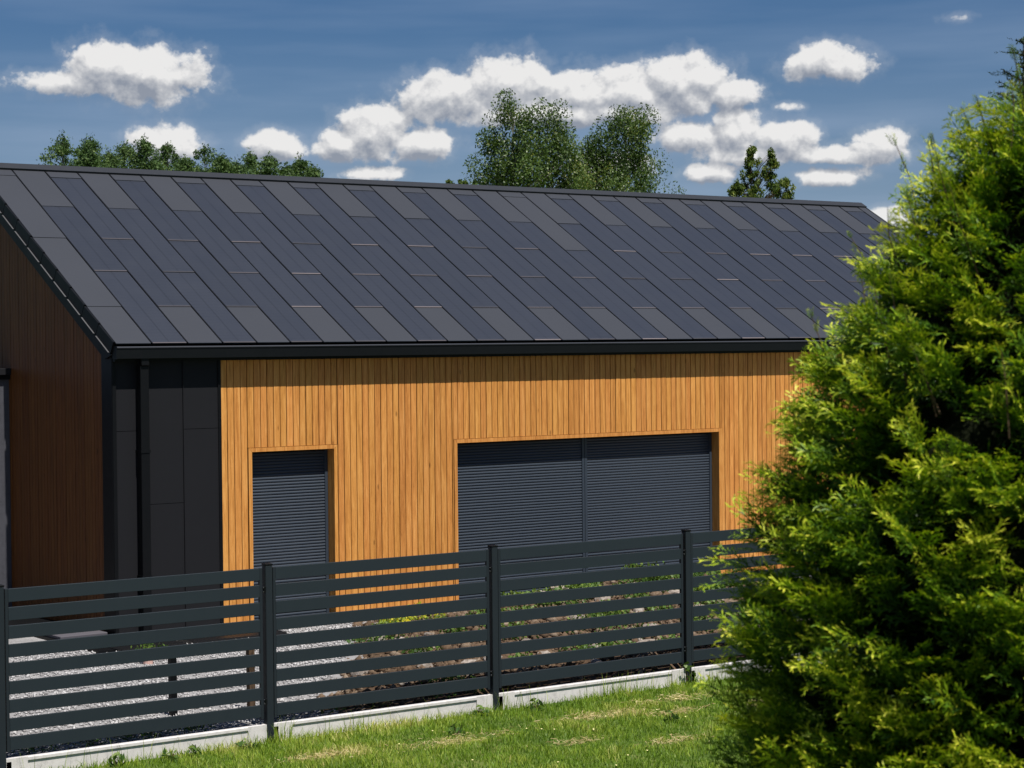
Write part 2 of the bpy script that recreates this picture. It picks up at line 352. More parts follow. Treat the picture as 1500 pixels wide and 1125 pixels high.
PEBB = m_stone('pale_pebbles', [(.15, (.14, .134, .134)), (.5, (.35, .34, .34)), (.85, (.54, .53, .53))])
CLOD = m_stone('soil_clods', [(.15, (.04, .026, .017)), (.5, (.115, .075, .046)), (.85, (.27, .22, .17))])
def m_rock():
    n = NT('garden_rock'); oi = n.new('ShaderNodeObjectInfo'); a = n.noise(n.coord('World'), 18, 6, .65)
    c = n.ramp(a, [(.3, (.13, .105, .085)), (.55, (.29, .25, .215)), (.75, (.46, .43, .40))])
    h = n.new('ShaderNodeHueSaturation'); n.link(c, h.inputs['Color']); n.link(n.math('MULTIPLY_ADD', oi.outputs['Random'], .7, .6), h.inputs['Value']); n.base(h.outputs[0]); n.set(.85, 0, .2); n.bump(a, .6, .03); return n.mat
ROCK = m_rock()
def m_mesh():
    n = NT('perforated_sheet'); tc = n.coord('Object'); s = n.new('ShaderNodeSeparateXYZ'); n.link(tc, s.inputs[0])
    n.base((.008, .008, .009)); n.set(.4, 0, .4); return n.mat
MESHM = m_mesh()
CUSH = m_metal('grey_slab', (.085, .08, .092), .8, .2)

# ------------------------------------------------------------------ setting: ground
mb = MB(); mb.add([(-1500, -1500, -.13), (1500, -1500, -.13), (1500, 1500, -.13), (-1500, 1500, -.13)], [(0, 1, 2, 3)])
tag(mb.build('ground', LAWN), 'flat grassy ground stretching out around the house', 'ground', kind='structure')
mb = MB(); mb.box(-26, 22, -6.0, 12, -.30, 0)
tag(mb.build('gravel_yard', GRAVEL), 'pale grey gravel yard between the fence and the house', 'gravel', kind='structure')

# ------------------------------------------------------------------ house
TH = math.radians(29.887); CT, ST = math.cos(TH), math.sin(TH)
W = .475; EZ = 3.5; LS = 4.76; X0, X1 = -W, 34.4*W; YF = .133
RIDGE_S = 4.90; RY, RZ = RIDGE_S*CT, EZ+RIDGE_S*ST
YB = 2*RY-YF; YBE = 2*RY
SW = (1.417, 2.603); BW = (4.512, 9.163); WT = 2.145
house = empty('house', (0, 0, 0))
tag(house, 'long modern house with timber cladding and dark solar roof behind the fence', 'house')
XG = -.435                                           # gable board face
# core walls
mb = MB(); zc = lambda y: EZ-.25+min(y, 2*RY-y)*math.tan(TH)
mb.prism([(.36, -.2), (YB, -.2), (YB, zc(YB)), (RY, zc(RY)), (.36, zc(.36))], 'x', XG+.035, X1-.12)
mb.build('wall', DARK, house)
# front cladding backing (with the two openings left free)
mb = MB()
def seg(x0, x1, z0, z1): mb.box(x0, x1, YF+.024, .358, z0, z1)
for a, b in ((XG+.04, SW[0]-.052), (SW[1]+.052, BW[0]-.052), (BW[1]+.052, X1-.12)): seg(a, b, -.2, EZ-.06)
seg(SW[0]-.052, SW[1]+.052, WT+.052, EZ-.06); seg(BW[0]-.052, BW[1]+.052, WT+.052, EZ-.06)
seg(SW[0]-.052, SW[1]+.052, -.2, .0); seg(BW[0]-.052, BW[1]+.052, -.2, .0)
front = mb.build('front_cladding', DARK, house)
# timber boards on the front
PITCHB = .0932
def board_mesh(w, h, cache={}):
    key = (round(w, 4), round(h, 4))
    if key not in cache:
        b = MB(); t, c = .024, .005
        b.prism([(0, t), (0, c), (c, 0), (w-c, 0), (w, c), (w, t)], 'z', 0, h); cache[key] = b.mesh('board', WOOD)
    return cache[key]
x = .992; k = 0
rj = random.Random(3)
while x < X1-.15:
    w = PITCHB-(.0068 if k % 3 else .0095)
    for (a, b) in (SW, BW):
        pass
    spans = []
    x_a, x_b = x, min(x+w, X1-.14)
    lo = .04
    opening = None
    for (a, b) in (SW, BW):
        A, B = a-.053, b+.053
        if x_b > A and x_a < B: opening = (A, B)
    if opening is None: spans.append((x_a, x_b, lo))
    else:
        A, B = opening
        if x_a < A: spans.append((x_a, A-.003, lo)); spans.append((A, x_b, WT+.055))
        elif x_b > B: spans.append((x_a, B, WT+.055)); spans.append((B+.003, x_b, lo))
        else: spans.append((x_a, x_b, WT+.055))
    for (p, q, z0) in spans:
        if q-p < .012: continue
        o = link('board', board_mesh(q-p, EZ-.10-z0), front, (p, YF+rj.uniform(-.0012, .0012), z0))
    x += PITCHB; k += 1
# window casings
def casing(x0, x1):
    t, b = .05, MB(); y0, y1 = YF-.006, .31
    b.prism([(x0-t, .03), (x0, .03), (x0, WT), (x0-t, WT+t)], 'y', y0, y1)
    b.build('window_casing', WOOD, house)
    b = MB(); b.prism([(x1, .03), (x1+t, .03), (x1+t, WT+t), (x1, WT)], 'y', y0, y1); b.build('window_casing', WOOD, house)
    b = MB(); b.prism([(x0-t+.001, WT+t), (x0+.001, WT+.001), (x1-.001, WT+.001), (x1+t-.001, WT+t)], 'y', y0, y1); b.build('window_casing', WOOD, house)
casing(*SW); casing(*BW)
# roller shutters
def slat_mesh(w):
    b = MB(); n = 6; poly = []
    H = .0385
    for i in range(n+1):
        t = i/n; poly.append((-.0085*math.sin(math.pi*t)**.8, t*(H-.0035)))
    poly += [(.006, H-.0035), (.006, 0)]
    b.prism(poly[::-1], 'x', 0, w); return b.mesh('slat', SHUT)
def shutter(x0, x1):
    b = MB(); b.box(x0+.02, x1-.02, .316, .33, .01, WT-.005); r = b.build('roller_shutter', DARK, house)
    me = slat_mesh(x1-x0-.07)
    for i in range(54):
        link('slat', me, r, (x0+.035, .303, .045+i*.0385))
    for xa in (x0, x1-.042):
        b = MB(); b.box(xa, xa+.042, .283, .315, .02, WT-.004); b.build('guide_rail', SHUT, r, .002)
    b = MB(); b.box(x0+.042, x1-.042, .288, .314, .015, .044); b.build('bottom_bar', SHUT, r, .003)
shutter(SW[0]+.003, SW[1]-.003); shutter(BW[0]+.003, 6.782); shutter(6.788, BW[1]-.003)
mb = MB(); mb.box(SW[0]-.05, SW[1]+.05, .10, .35, .003, .028); mb.build('window_sill', CLAD, house)
mb = MB(); mb.box(BW[0]-.05, BW[1]+.05, .10, .35, .003, .028); mb.build('window_sill', CLAD, house)
# dark metal cladding at the left end of the front
mb = MB(); mb.box(XG+.045, .985, YF+.012, YF+.0235, -.05, EZ-.1); mclad = mb.build('metal_cladding', DARK, house)
for (a, b_, js) in ((-.42, 0, (2.46,)), (0, .475, (1.57,)), (.475, .955, (2.46,))):
    zs = [-.03]+list(js)+[EZ-.1]
    for z0, z1 in zip(zs[:-1], zs[1:]):
        b = MB(); b.box(a+.006, b_-.006, YF-.004, YF+.0115, z0+.003, z1-.003)
        b.box(b_-.0055, b_-.001, YF-.022, YF+.0115, z0+.003, z1-.003); b.build('cladding_panel', CLAD, mclad)
mb = MB(); mb.box(.957, .990, YF-.02, YF+.0235, -.04, EZ-.1); mb.build('corner_trim', BLACK, house, .003)
mb = MB(); mb.box(XG-.03, XG+.012, .118, .40, -.05, EZ-.13); mb.box(XG-.026, XG+.02, .105, .1175, -.05, EZ-.13); mb.build('corner_trim', BLACK, house, .002)
# downpipe
mb = MB(); pts = [(-.10, -.005, 3.36), (-.10, -.005, 3.30), (-.10, .03, 3.20), (-.10, .03, 0.02)]
mb.prism([(-.155, -.018), (-.045, -.018), (-.045, .088), (-.155, .088)], 'z', .02, 3.24); mb.box(-.15, -.05, -.045, .05, 3.2405, 3.345)
dp = mb.build('downpipe', BLACK, house, .006)
for z in (.7, 2.2):
    mb = MB(); mb.box(-.163, -.037, -.026, YF+.01, z, z+.035); mb.build('pipe_clip', BLACK, dp)
# gable cladding
mb = MB(); mb.prism([(.41, -.1), (YB-.3, -.1), (YB-.3, zc(YB-.3)+.06), (RY, zc(RY)+.06), (.41, zc(.41)+.06)], 'x', XG+.022, XG+.0345); gab = mb.build('gable_cladding', DARK, house)
y = .405; k = 0
while y < YB-.32:
    w = PITCHB-.007
    za, zb = zc(y)+.05, zc(min(y+w, YB))+.05
    b = MB(); b.prism([(y, .03), (y+w, .03), (y+w, zb), (y, za)], 'x', XG+(k % 3)*.0008, XG+.022); me = b.mesh('board', WOOD_SHADE); link('board', me, gab); y += PITCHB; k += 1
# roof deck
mb = MB()
def rp(s, n): return (s*CT-n*ST, EZ+s*ST+n*CT)
mb.prism([rp(.02, -.02), rp(RIDGE_S, -.002), rp(RIDGE_S, -.17), rp(.16, -.17)], 'x', X0+.01, X1-.01)
mb.prism([(2*RY-p[0], p[1]) for p in (rp(.0, -.02), rp(RIDGE_S, -.002), rp(RIDGE_S, -.17), rp(.16, -.17))], 'x', X0+.01, X1-.01)
roof = mb.build('roof', DARK, house)
def panel_mesh(ln, solar):
    b = MB(); a, c = .0125, W-.0125
    z0, z1 = .014, .007
    b.add([(a, -.012, .0), (c, -.012, .0), (c, ln-.012, -.004), (a, ln-.012, -.004), (a, -.012, z0), (c, -.012, z0), (c, ln-.012, z1), (a, ln-.012, z1)],
          [(0, 3, 2, 1), (4, 5, 6, 7), (1, 2, 6, 5), (2, 3, 7, 6), (3, 0, 4, 7)], 0)
    b.add([(a, -.0125, .0), (c, -.0125, .0), (c, -.0125, z0), (a, -.0125, z0)], [(0, 1, 2, 3)], 0)
    if solar: b.box(a+.004, c-.004, -.0115, .0105, z0-.002, z0+.0012, 1)
    return b.mesh('solar_panel' if solar else 'roof_panel', [SOLAR if solar else PLAIN, LIP if solar else PLAIN])
H1, H2 = .915, 1.8275
PM = {}
def panel(col, s0, s1, solar, name=None):
    key = (round(s1-s0, 3), solar)
    if key not in PM: PM[key] = panel_mesh(s1-s0, solar)
    o = link(name or ('solar_panel' if solar else 'roof_panel'), PM[key], roof, (col*W, s0*CT, EZ+s0*ST), (TH+rj.uniform(-.0008, .0008), rj.uniform(-.0012, .0012), 0)); return o
for c in range(-1, 34):
    w = 1
    if c == -1:
        for a, b in ((0, H1), (H1, H1+H2), (H1+H2, H1+2*H2), (H1+2*H2, LS)): panel(c, a, b, False)
    elif c % 2 == 0:
        panel(c, 0, H2+.012, True); panel(c, H2+.012, 2*H2+.012, True); panel(c, 2*H2+.012, LS, False)
    else:
        panel(c, 0, H1, False); panel(c, H1, H1+H2, True); panel(c, H1+H2, H1+2*H2, c != 17); panel(c, H1+2*H2, LS, False)
b = MB(); b.prism([rp(-.012, .02), rp(LS, .012), rp(LS, -.015), rp(-.012, -.015)], 'x', 34*W+.009, X1); b.build('verge_panel', PLAIN, roof)
b = MB(); b.prism([(2*RY-p[0], p[1]) for p in (rp(-.012, .02), rp(LS, .012), rp(LS, -.015), rp(-.012, -.015))], 'x', X0, X1); b.build('rear_roof_sheet', PLAIN, roof)
# standing seams: dark raised ribs
sm = MB(); sm.box(-.0075, .0075, .0, LS, -.004, .015); sm = sm.mesh('seam', BLACK)
for c in range(0, 35): link('seam', sm, roof, (c*W, 0, EZ), (TH, 0, 0))
# ridge cap
b = MB()
A_ = [rp(LS-.02, .013), rp(LS-.02, .036), rp(RIDGE_S, .036), rp(RIDGE_S, .013)]
b.prism(A_, 'x', X0-.03, X1+.03); b.prism([(2*RY-p[0], p[1]) for p in A_], 'x', X0-.03, X1+.03); b.build('ridge_cap', RIDGE, roof)
# verge (left rake): folded pieces, ledge, barge board
for i in range(11):
    s0 = .0+i*.4576; s1 = min(s0+.447, LS-.02)
    b = MB(); b.add([(0, 0, -.125), (.030, 0, -.125), (.030, s1-s0, -.125), (0, s1-s0, -.125), (0, 0, .026), (.030, 0, .026), (.030, s1-s0, .013), (0, s1-s0, .013)],
                    [(0, 3, 2, 1), (4, 5, 6, 7), (0, 1, 5, 4), (1, 2, 6, 5), (2, 3, 7, 6), (3, 0, 4, 7)])
    o = b.build('verge_piece', BLACK, roof); o.location = (X0-.028, s0*CT, EZ+s0*ST); o.rotation_euler = (TH, 0, 0)
    b = MB(); b.box(-.018, .01, .03, s1-s0-.02, -.134, -.130); o = b.build('verge_ledge', LEDGE, roof); o.location = (X0-.028, s0*CT, EZ+s0*ST); o.rotation_euler = (TH, 0, 0)
for sgn in (0, 1):
    P = [rp(-.02, -.138), rp(RIDGE_S, -.138), rp(RIDGE_S-.0, -.275), rp(.12, -.275)]
    if sgn: P = [(2*RY-p[0], p[1]) for p in P]
    b = MB(); b.prism(P, 'x', X0-.022, XG+.02); b.build('barge_board', BLACK, roof)
b = MB(); b.prism([rp(0, -.13), rp(LS, -.13), rp(LS, .016), rp(0, .026)], 'x', X1+.001, X1+.03); b.build('verge_trim', BLACK, roof)
# gutter and fascia
b = MB()
b.prism([(-.062, 3.325), (.045, 3.325), (.045, 3.47), (.041, 3.47), (.041, 3.329), (-.058, 3.329), (-.058, 3.452), (-.062, 3.452)], 'x', X0-.005, X1)
gut = b.build('gutter', GUTTER, house)
b = MB(); b.tube([(X0-.005, -.063, 3.456), (X1, -.063, 3.456)], .0125, 8); o = b.build('gutter_lip', PLAIN, gut)
b = MB(); b.box(X0-.009, X0-.0055, -.066, .045, 3.32, 3.475); b.build('gutter_end', BLACK, gut)
b = MB(); b.box(X0+.02, X1-.03, .047, YF+.06, 3.29, 3.405); b.build('fascia', BLACK, house)

# grey rendered wing beside the gable
ann = empty('annex', (-3, 3.23, 0)); tag(ann, 'grey rendered low wing with dark metal coping beside the timber gable', 'annex')
b = MB(); b.box(-14, XG-.003, 3.26, 7.6, -.2, 3.10); o = b.build('wall', RENDER, ann); o.matrix_parent_inverse = Matrix.Translation((3, -3.23, 0))
b = MB(); b.box(-14.05, XG-.004, 3.18, 7.65, 3.115, 3.20); o = b.build('coping', CLAD, ann, .004); o.matrix_parent_inverse = Matrix.Translation((3, -3.23, 0))
b = MB(); b.box(-14.02, XG-.004, 3.215, 7.62, 3.055, 3.114); o = b.build('coping', BLACK, ann); o.matrix_parent_inverse = Matrix.Translation((3, -3.23, 0))

# ------------------------------------------------------------------ fence
FY = -6.0625; PX0 = -4.385; PS = 2.5
fence = empty('fence', (0, FY, 0)); tag(fence, 'anthracite slatted metal fence on concrete base panels edging the lawn', 'fence')
def fpart(b, name, mat, parent=fence, bevel=0):
    o = b.build(name, mat, parent, bevel); return o
posts_x = [-9.44, -6.94, -4.435, -1.885, .63, 3.125, 5.62, 8.12, 10.62]
pm = MB(); pm.box(-.035, .035, -.035, .035, -.32, 1.475); pm = pm.mesh('post', POSTM, .004)
cm = MB(); cm.box(-.038, .038, -.038, .038, 1.476, 1.492); cm = cm.mesh('post_cap', BLACK, .003)
bk = MB(); bk.box(-.056, -.0352, -.030, -.004, 0, .055); bk = bk.mesh('bracket', BLACK, .002)
sk = MB(); sk.box(-.0575, -.0562, -.021, -.012, .006, .013); sk.box(-.0575, -.0562, -.021, -.012, .042, .049); sk = sk.mesh('screw', STEEL)
for i, px in enumerate(posts_x):
    p = link('post', pm, fence, (px, 0, 0)); link('post_cap', cm, p)
    for z in (.22, 1.235):
        q = link('bracket', bk, p, (0, -.012, z)); 
        b = MB()
    for z in (.22, 1.235): link('screw', sk, p, (0, -.012, z))
    b = MB(); b.box(.0355, .085, -.028, .032, -.30, .012); q = fpart(b, 'base_holder', POSTM, p, .003)
SL = .1548; RH = .1105; RTOP = 1.454
def rail_mesh(ln):
    b = MB(); b.prism([(-.011, 0), (.011, 0), (.011, RH), (-.011, RH)], 'x', 0, ln); return b.mesh('slat', FENCE, .002)
ch = MB(); ch.box(-.014, .014, -.016, .016, .09, 1.456); ch = ch.mesh('end_channel', POSTM, .002)
def plinth_mesh(PS):
    b = MB(); ln = PS-.075; t = .03; y0 = -.028
    # full ends
    b.box(0, .19, y0, t, -.35, .036); b.box(ln-.19, ln, y0, t, -.35, .036)
    b.box(.19, ln-.19, y0+.014, t-.0, -.35, .002)
    b.prism([(y0, .006), (y0+.012, .0021), (t, .0021), (t, .036), (y0+.008, .036), (y0, .03)], 'x', .19, ln-.19)
    return b.mesh('concrete_panel', CONC)
for i in range(len(posts_x)-1):
    xa = posts_x[i]; PS = posts_x[i+1]-xa; rm = rail_mesh(PS-.16); plm = plinth_mesh(PS)
    link('concrete_panel', plm, fence, (xa+.037, 0, 0))
    link('end_channel', ch, fence, (xa+.062, -.004, 0)); link('end_channel', ch, fence, (xa+PS-.075, -.004, 0))
    for k in range(9):
        link('slat', rm, fence, (xa+.078, -.006, RTOP-RH-k*SL), (rj.uniform(-.006, .006), rj.uniform(-.0006, .0006), 0))

# ------------------------------------------------------------------ foliage toolkit
def rand_rot(n, rng, up=None):
    a = rng.normal(size=(n, 3)); a /= np.linalg.norm(a, axis=1)[:, None]
    b = rng.normal(size=(n, 3)); b -= (a*b).sum(1)[:, None]*a; b /= np.linalg.norm(b, axis=1)[:, None]
    return a, b
def leaf_quads(C, size, rng, aspect=.6, tint=None, droop=0.0, flat=0.0):
    n = len(C); a, b = rand_rot(n, rng)
    if droop: a[:, 2] -= droop; a /= np.linalg.norm(a, axis=1)[:, None]; b -= (a*b).sum(1)[:, None]*a; b /= np.linalg.norm(b, axis=1)[:, None]
    s = size*rng.uniform(.65, 1.3, n)[:, None]
    c = np.cross(a, b)
    V = np.stack([C-a*s*.5, C+b*s*.5*aspect+c*s*.08, C+a*s*.5, C-b*s*.5*aspect+c*s*.08], 1).reshape(-1, 3)
    F = np.arange(4*n).reshape(n, 4)
    t = np.repeat(np.clip(tint if tint is not None else rng.uniform(0, 1, n), 0, 1), 4)
    return V, F, t
def tree(name, label, cat, base, trunk_pts, trunk_r, clumps, leaf, mat, bark, rng, aspect=.6, droop=0, group=None, limbs=True, limb=1.0):
    root = empty(name, tuple(base)); tag(root, label, cat, group); base = np.array(base, float)
    V, F, T, o = [], [], [], 0
    b = MB(); b.tube([np.array(p)-base for p in trunk_pts], trunk_r, 7)
    tp = np.array(trunk_pts)
    for (c, r, n) in clumps:
        c = np.array(c, float); r = np.array(r, float)
        if limbs and rng.random() < .75:
            zt = max(c[2]-np.linalg.norm(c[:2]-base[:2])*.8-.3, tp[0, 2]+.4); zt = min(zt, tp[-1, 2])
            st = np.array([np.interp(zt, tp[:, 2], tp[:, 0]), np.interp(zt, tp[:, 2], tp[:, 1]), zt])
            L_ = np.linalg.norm(c-st); mid = (st+c)/2+np.array([0, 0, .12*L_]); rr = (.012+.012*L_)*limb
            b.tube([st-base, mid-base, c-base], [rr, rr*.6, rr*.2], 4)
        g = rng.normal(size=(n, 3)); g /= np.maximum(1, np.linalg.norm(g, axis=1)[:, None]/1.8)
        P = c+g*r*.62
        up = g[:, 2]*.16
        t = np.clip(rng.normal(.5, .16, n)+rng.normal(0, .17), 0, 1)
        v, f, tt = leaf_quads(P, leaf, rng, aspect, t, droop)
        V.append(v); F.append(f+o); T.append(tt); o += len(v)
    V = np.concatenate(V)-base; me = np_mesh('crown', V, np.concatenate(F), mat, np.concatenate(T))
    link('crown', me, root); tr = link('trunk', b.mesh('trunk', bark), root)
    return root

def gz(p): return np.array([p[0], p[1], -.13])
# birches seen above the ridge
def birch(label, depth, pxl, low_px, seed, apex):
    rng = np.random.default_rng(seed); cl = []
    mpp = depth/FPX
    for (x, y, rx, ry) in pxl:
        c = at_depth(x, y, depth)
        dens = rx*ry*mpp*mpp
        k = max(3, int(rx*ry/70))
        for _ in range(k):
            a = rng.normal(size=3)*.55
            q = c+AX_R*a[0]*rx*mpp-AX_D*a[1]*ry*mpp+AX_W*a[2]*rx*mpp*1.3
            cl.append((q, np.array([.38, .38, .50])*rng.uniform(.7, 1.2), 230))
    x0, x1, y0, y1 = low_px
    for _ in range(30):
        q = at_depth(rng.uniform(x0, x1), rng.uniform(y0, y1), depth+rng.uniform(-1.6, 1.6)); cl.append((q, np.array([.7, .7, .8]), 60))
    ap = at_depth(*apex, depth); base = gz(ap+AX_R*rng.uniform(-.4, .4))
    tpts = [base, base*.7+ap*.3+np.array([.1, 0, 0]), base*.35+ap*.65+np.array([-.1, .05, 0]), ap-np.array([0, 0, .5])]
    tree('birch_tree', label, 'tree', base, tpts, [.17, .13, .08, .015], cl, .088, BIRCH, BBARK, rng, .62, .7, 'birches behind the ridge')
birch('taller birch with a ragged crown and side boughs rising behind the roof ridge', 70,
      [(740,165,16,18),(760,178,26,18),(785,185,20,14),(816,178,14,16),(758,205,34,22),(800,212,36,22),(712,205,12,13),(728,220,14,20),(830,205,16,18),(770,240,50,24),(815,250,34,26),(705,252,15,16),(728,262,28,20),(775,272,50,18),(825,278,28,16),(846,240,10,16)],
      (700, 850, 285, 400), 21, (752, 152))
birch('birch with a pointed drooping crown, right neighbour of the ragged birch', 74,
      [(915,168,13,12),(925,180,16,14),(943,187,9,10),(905,192,22,16),(885,208,22,18),(930,205,24,20),(865,232,22,20),(905,235,36,26),(945,235,22,24),(880,262,36,20),(925,268,40,18),(955,265,20,20),(852,262,16,18),(853,228,13,18),(846,255,14,20),(840,275,18,14),(900,283,60,12)],
      (850, 975, 288, 400), 22, (918, 158))
# small leafy tip left of the birches
def smalltree(name, label, depth, pxl, apex, seed, mat, leaf, n, bark=BARK, cat='tree', group=None, asp=.6, lowr=None, droop=.2):
    rng = np.random.default_rng(seed); mpp = depth/FPX; cl = []
    for (x, y, rx, ry) in pxl:
        for _ in range(n):
            a = rng.normal(size=3)*.5
            q = at_depth(x, y, depth)+AX_R*a[0]*rx*mpp-AX_D*a[1]*ry*mpp+AX_W*a[2]*rx*mpp
            cl.append((q, np.array([1, 1, 1.1])*max(.06, min(rx, ry)*mpp*.36), 34))
    ap = at_depth(*apex, depth); base = gz(ap)
    if lowr:
        for _ in range(22):
            h = rng.uniform(.25, .8); q = base+(ap-base)*h+np.array([rng.normal(), rng.normal(), 0])*lowr*(1-h*.6); cl.append((q, np.array([.5, .5, .5]), 55))
    tree(name, label, cat, base, [base, base*.6+ap*.4, base*.3+ap*.7, ap], [.06, .04, .025, .006], cl, leaf, mat, bark, rng, asp, droop, group, limb=.35)
smalltree('garden_tree', 'small leafy treetop just showing over the ridge beside the ragged birch', 62, [(660,269,7,4),(682,269,9,5),(696,270,7,4),(670,275,12,5),(690,277,12,5)], (676, 268), 31, BIRCH, .10, 4, lowr=1.0)
smalltree('garden_tree', 'young two-tipped tree with open yellow green foliage behind the roof', 46,
          [(1099,222,4,9),(1101,238,9,9),(1130,226,3,9),(1132,240,7,8),(1096,255,15,8),(1125,256,14,9),(1082,272,10,8),(1105,272,20,10),(1135,274,18,10),(1078,285,9,6),(1150,270,7,7),(1120,286,30,8),(1152,287,10,6),(1100,290,22,6)], (1100, 212), 32, YOUNG, .095, 12, lowr=.8, asp=.3, droop=-.8)
# forest edge
FT = [(72,243,14),(92,200,20),(122,212,16),(133,203,19),(160,222,16),(183,213,19),(211,204,15),(228,232,18),(245,212,15),(272,232,18),(300,215,20),(325,228,15),(348,238,14),(367,224,12),(395,230,16),(420,243,12),(440,231,15),(458,247,8)]
for i, (x, y, hw) in enumerate(FT):
    rng = np.random.default_rng(100+i); dep = 105+((i*37) % 11)*1.6; mpp = dep/FPX
    ap = at_depth(x, y, dep); base = gz(ap); cl = []; n = 54 if hw > 13 else 32
    open_ = i in (6, 8, 13, 16, 10)
    for _ in range(n):
        t = rng.beta(1.0, 1.15); yy = y+4+t*(300-y)*.9
        ww = hw*[1.25, .9, 1.1, .75][i % 4]*(.2+.9*min(1, t*[1.9, 3.2, 2.4][i % 3]))*(1.0+.3*rng.normal())
        q = at_depth(x+rng.uniform(-1, 1)*ww, yy, dep+rng.uniform(-1, 1)*hw*mpp)
        r = rng.uniform(.32, .62)*(.75 if open_ else 1)*(.6+.4*min(1, t*3))
        cl.append((q, np.array([r*1.3, r*1.3, r*.75])*rng.uniform(.6, 1.3), 70))
    for yy in range(0, 6):
        cl.append((at_depth(x+rng.normal()*1.5, y+2+yy*3, dep), np.array([.22, .22, .4]), 26))
    tree('forest_tree', ['dark pointed forest tree in the wood beyond the ridge', 'open branched pine with gaps at the edge of the wood'][open_], 'tree', base,
         [base, base*.5+ap*.5, ap], [.2, .12, .015], cl, .15, PINE, BARK, rng, .5, .1, 'trees of the wood beyond the ridge' if not open_ else 'open pines of the wood')

# dark spruce beyond the thuja
def spruce():
    rng = np.random.default_rng(55); ap = at_depth(1499, 56, 15.0); base = gz(ap); H = ap[2]-base[2]
    root = empty('spruce_tree', tuple(base)); tag(root, 'dark spruce with short stiff needles rising behind the yellow green conifer', 'tree')
    b = MB(); b.tube([(0, 0, 0), (0, 0, H*.5), (0, 0, H)], [.09, .04, .003], 7)
    S, E = [], []
    z = .35
    while z < H-.03:
        t = z/H; R_ = 1.25*(1-t)**.85+.04
        for k in range(10 if t < .93 else 7):
            a = rng.uniform(0, 6.283); r = R_*rng.uniform(.75, 1.1)
            rise = .1+.55*t**2
            p0 = np.array([0, 0, z]); p1 = np.array([math.cos(a)*r, math.sin(a)*r, z+r*rise]); b.tube([p0, (p0+p1)/2-np.array([0, 0, .03*r]), p1], [.008*r+.003, .004*r+.002, .0015], 4)
            S.append(p0*.95+p1*.05); E.append(p1)
            for m in range(int(2+r*7)):
                u = rng.uniform(.25, .95); q = p0+(p1-p0)*u; d = np.array([math.cos(a+rng.choice([-.9, .9])), math.sin(a+rng.choice([-.9, .9])), rng.uniform(-.15, .25)])
                l = .10+.22*r*(1-u); S.append(q); E.append(q+d*l)
        z += .085+.10*(1-t)
    b2 = link('trunk', b.mesh('trunk', BARK), root)
    S, E = np.array(S), np.array(E); D = E-S; Ls = np.linalg.norm(D, axis=1); n = np.maximum(6, (Ls/.0052).astype(int)); idx = np.repeat(np.arange(len(S)), n)
    N = len(idx); u = rng.random(N)[:, None]; P = S[idx]+D[idx]*u; dn = D[idx]/Ls[idx][:, None]
    s = rng.normal(size=(N, 3)); s -= (s*dn).sum(1)[:, None]*dn; s /= np.linalg.norm(s, axis=1)[:, None]
    nd = s*.8+dn*.6; w = np.cross(nd, dn)*.0042; l = .024*rng.uniform(.7, 1.2, N)[:, None]
    V = np.stack([P-w, P+nd*l, P+w], 1).reshape(-1, 3)
    me = np_mesh('crown', V, np.arange(3*N).reshape(N, 3), SPRUCE, np.repeat(np.clip(rng.normal(.45, .22, N), 0, 1), 3)); link('crown', me, root)
spruce()

# ------------------------------------------------------------------ foreground thuja
def spray_template(rng, nside=6):
    """flat frond along +X, unit length; returns quads (n,4,3) and tint (n)"""
    Q, T = [], []
    def finger(p, d, l, w, t):
        d = d/np.linalg.norm(d); s = np.array([-d[1], d[0], rng.normal()*.35])
        s /= np.linalg.norm(s); lift = np.array([0, 0, rng.normal()*.15*l])
        Q.append([p, p+d*l*.6+s*w, p+d*l+lift, p+d*l*.6-s*w]); T.append(t)
    bend = rng.normal()*.12
    def stem(x): return np.array([x, bend*x*x, -.16*x*x])
    xs = np.linspace(.08, .92, nside)
    for i, x in enumerate(xs):
        for sgn in (-1, 1):
            p = stem(x+rng.normal()*.02); ln = (.40*(1-x)**.8+.12)*rng.uniform(.75, 1.15)
            ang = math.radians(rng.uniform(30, 46)); d = np.array([math.cos(ang), sgn*math.sin(ang), rng.normal()*.12-.15*x])
            nf = max(1, int(ln/.095)) if nside > 4 else 1
            for j in range(nf):
                u = (j+.7)/nf; q = p+d*ln*u*.85; tt = .30+.40*u+.28*x+rng.normal()*.08
                s2 = 1 if (j+i) % 2 else -1; a2 = math.radians(34)*s2
                d2 = np.array([d[0]*math.cos(a2)-d[1]*math.sin(a2), d[0]*math.sin(a2)+d[1]*math.cos(a2), d[2]+rng.normal()*.15])
                finger(q, d2, .155*(1-.2*u)*rng.uniform(.8, 1.2), .0165, tt)
            finger(p, d, ln*1.12, .016 if nside > 4 else .024, .42+.34*x)
    finger(stem(.84), np.array([1, bend*1.7, -.3]), .2, .02, .95)
    for i in range(3):
        x = i*.28; finger(stem(x), stem(x+.3)-stem(x), .36, .014, .22)
    return np.array(Q), np.array(T)
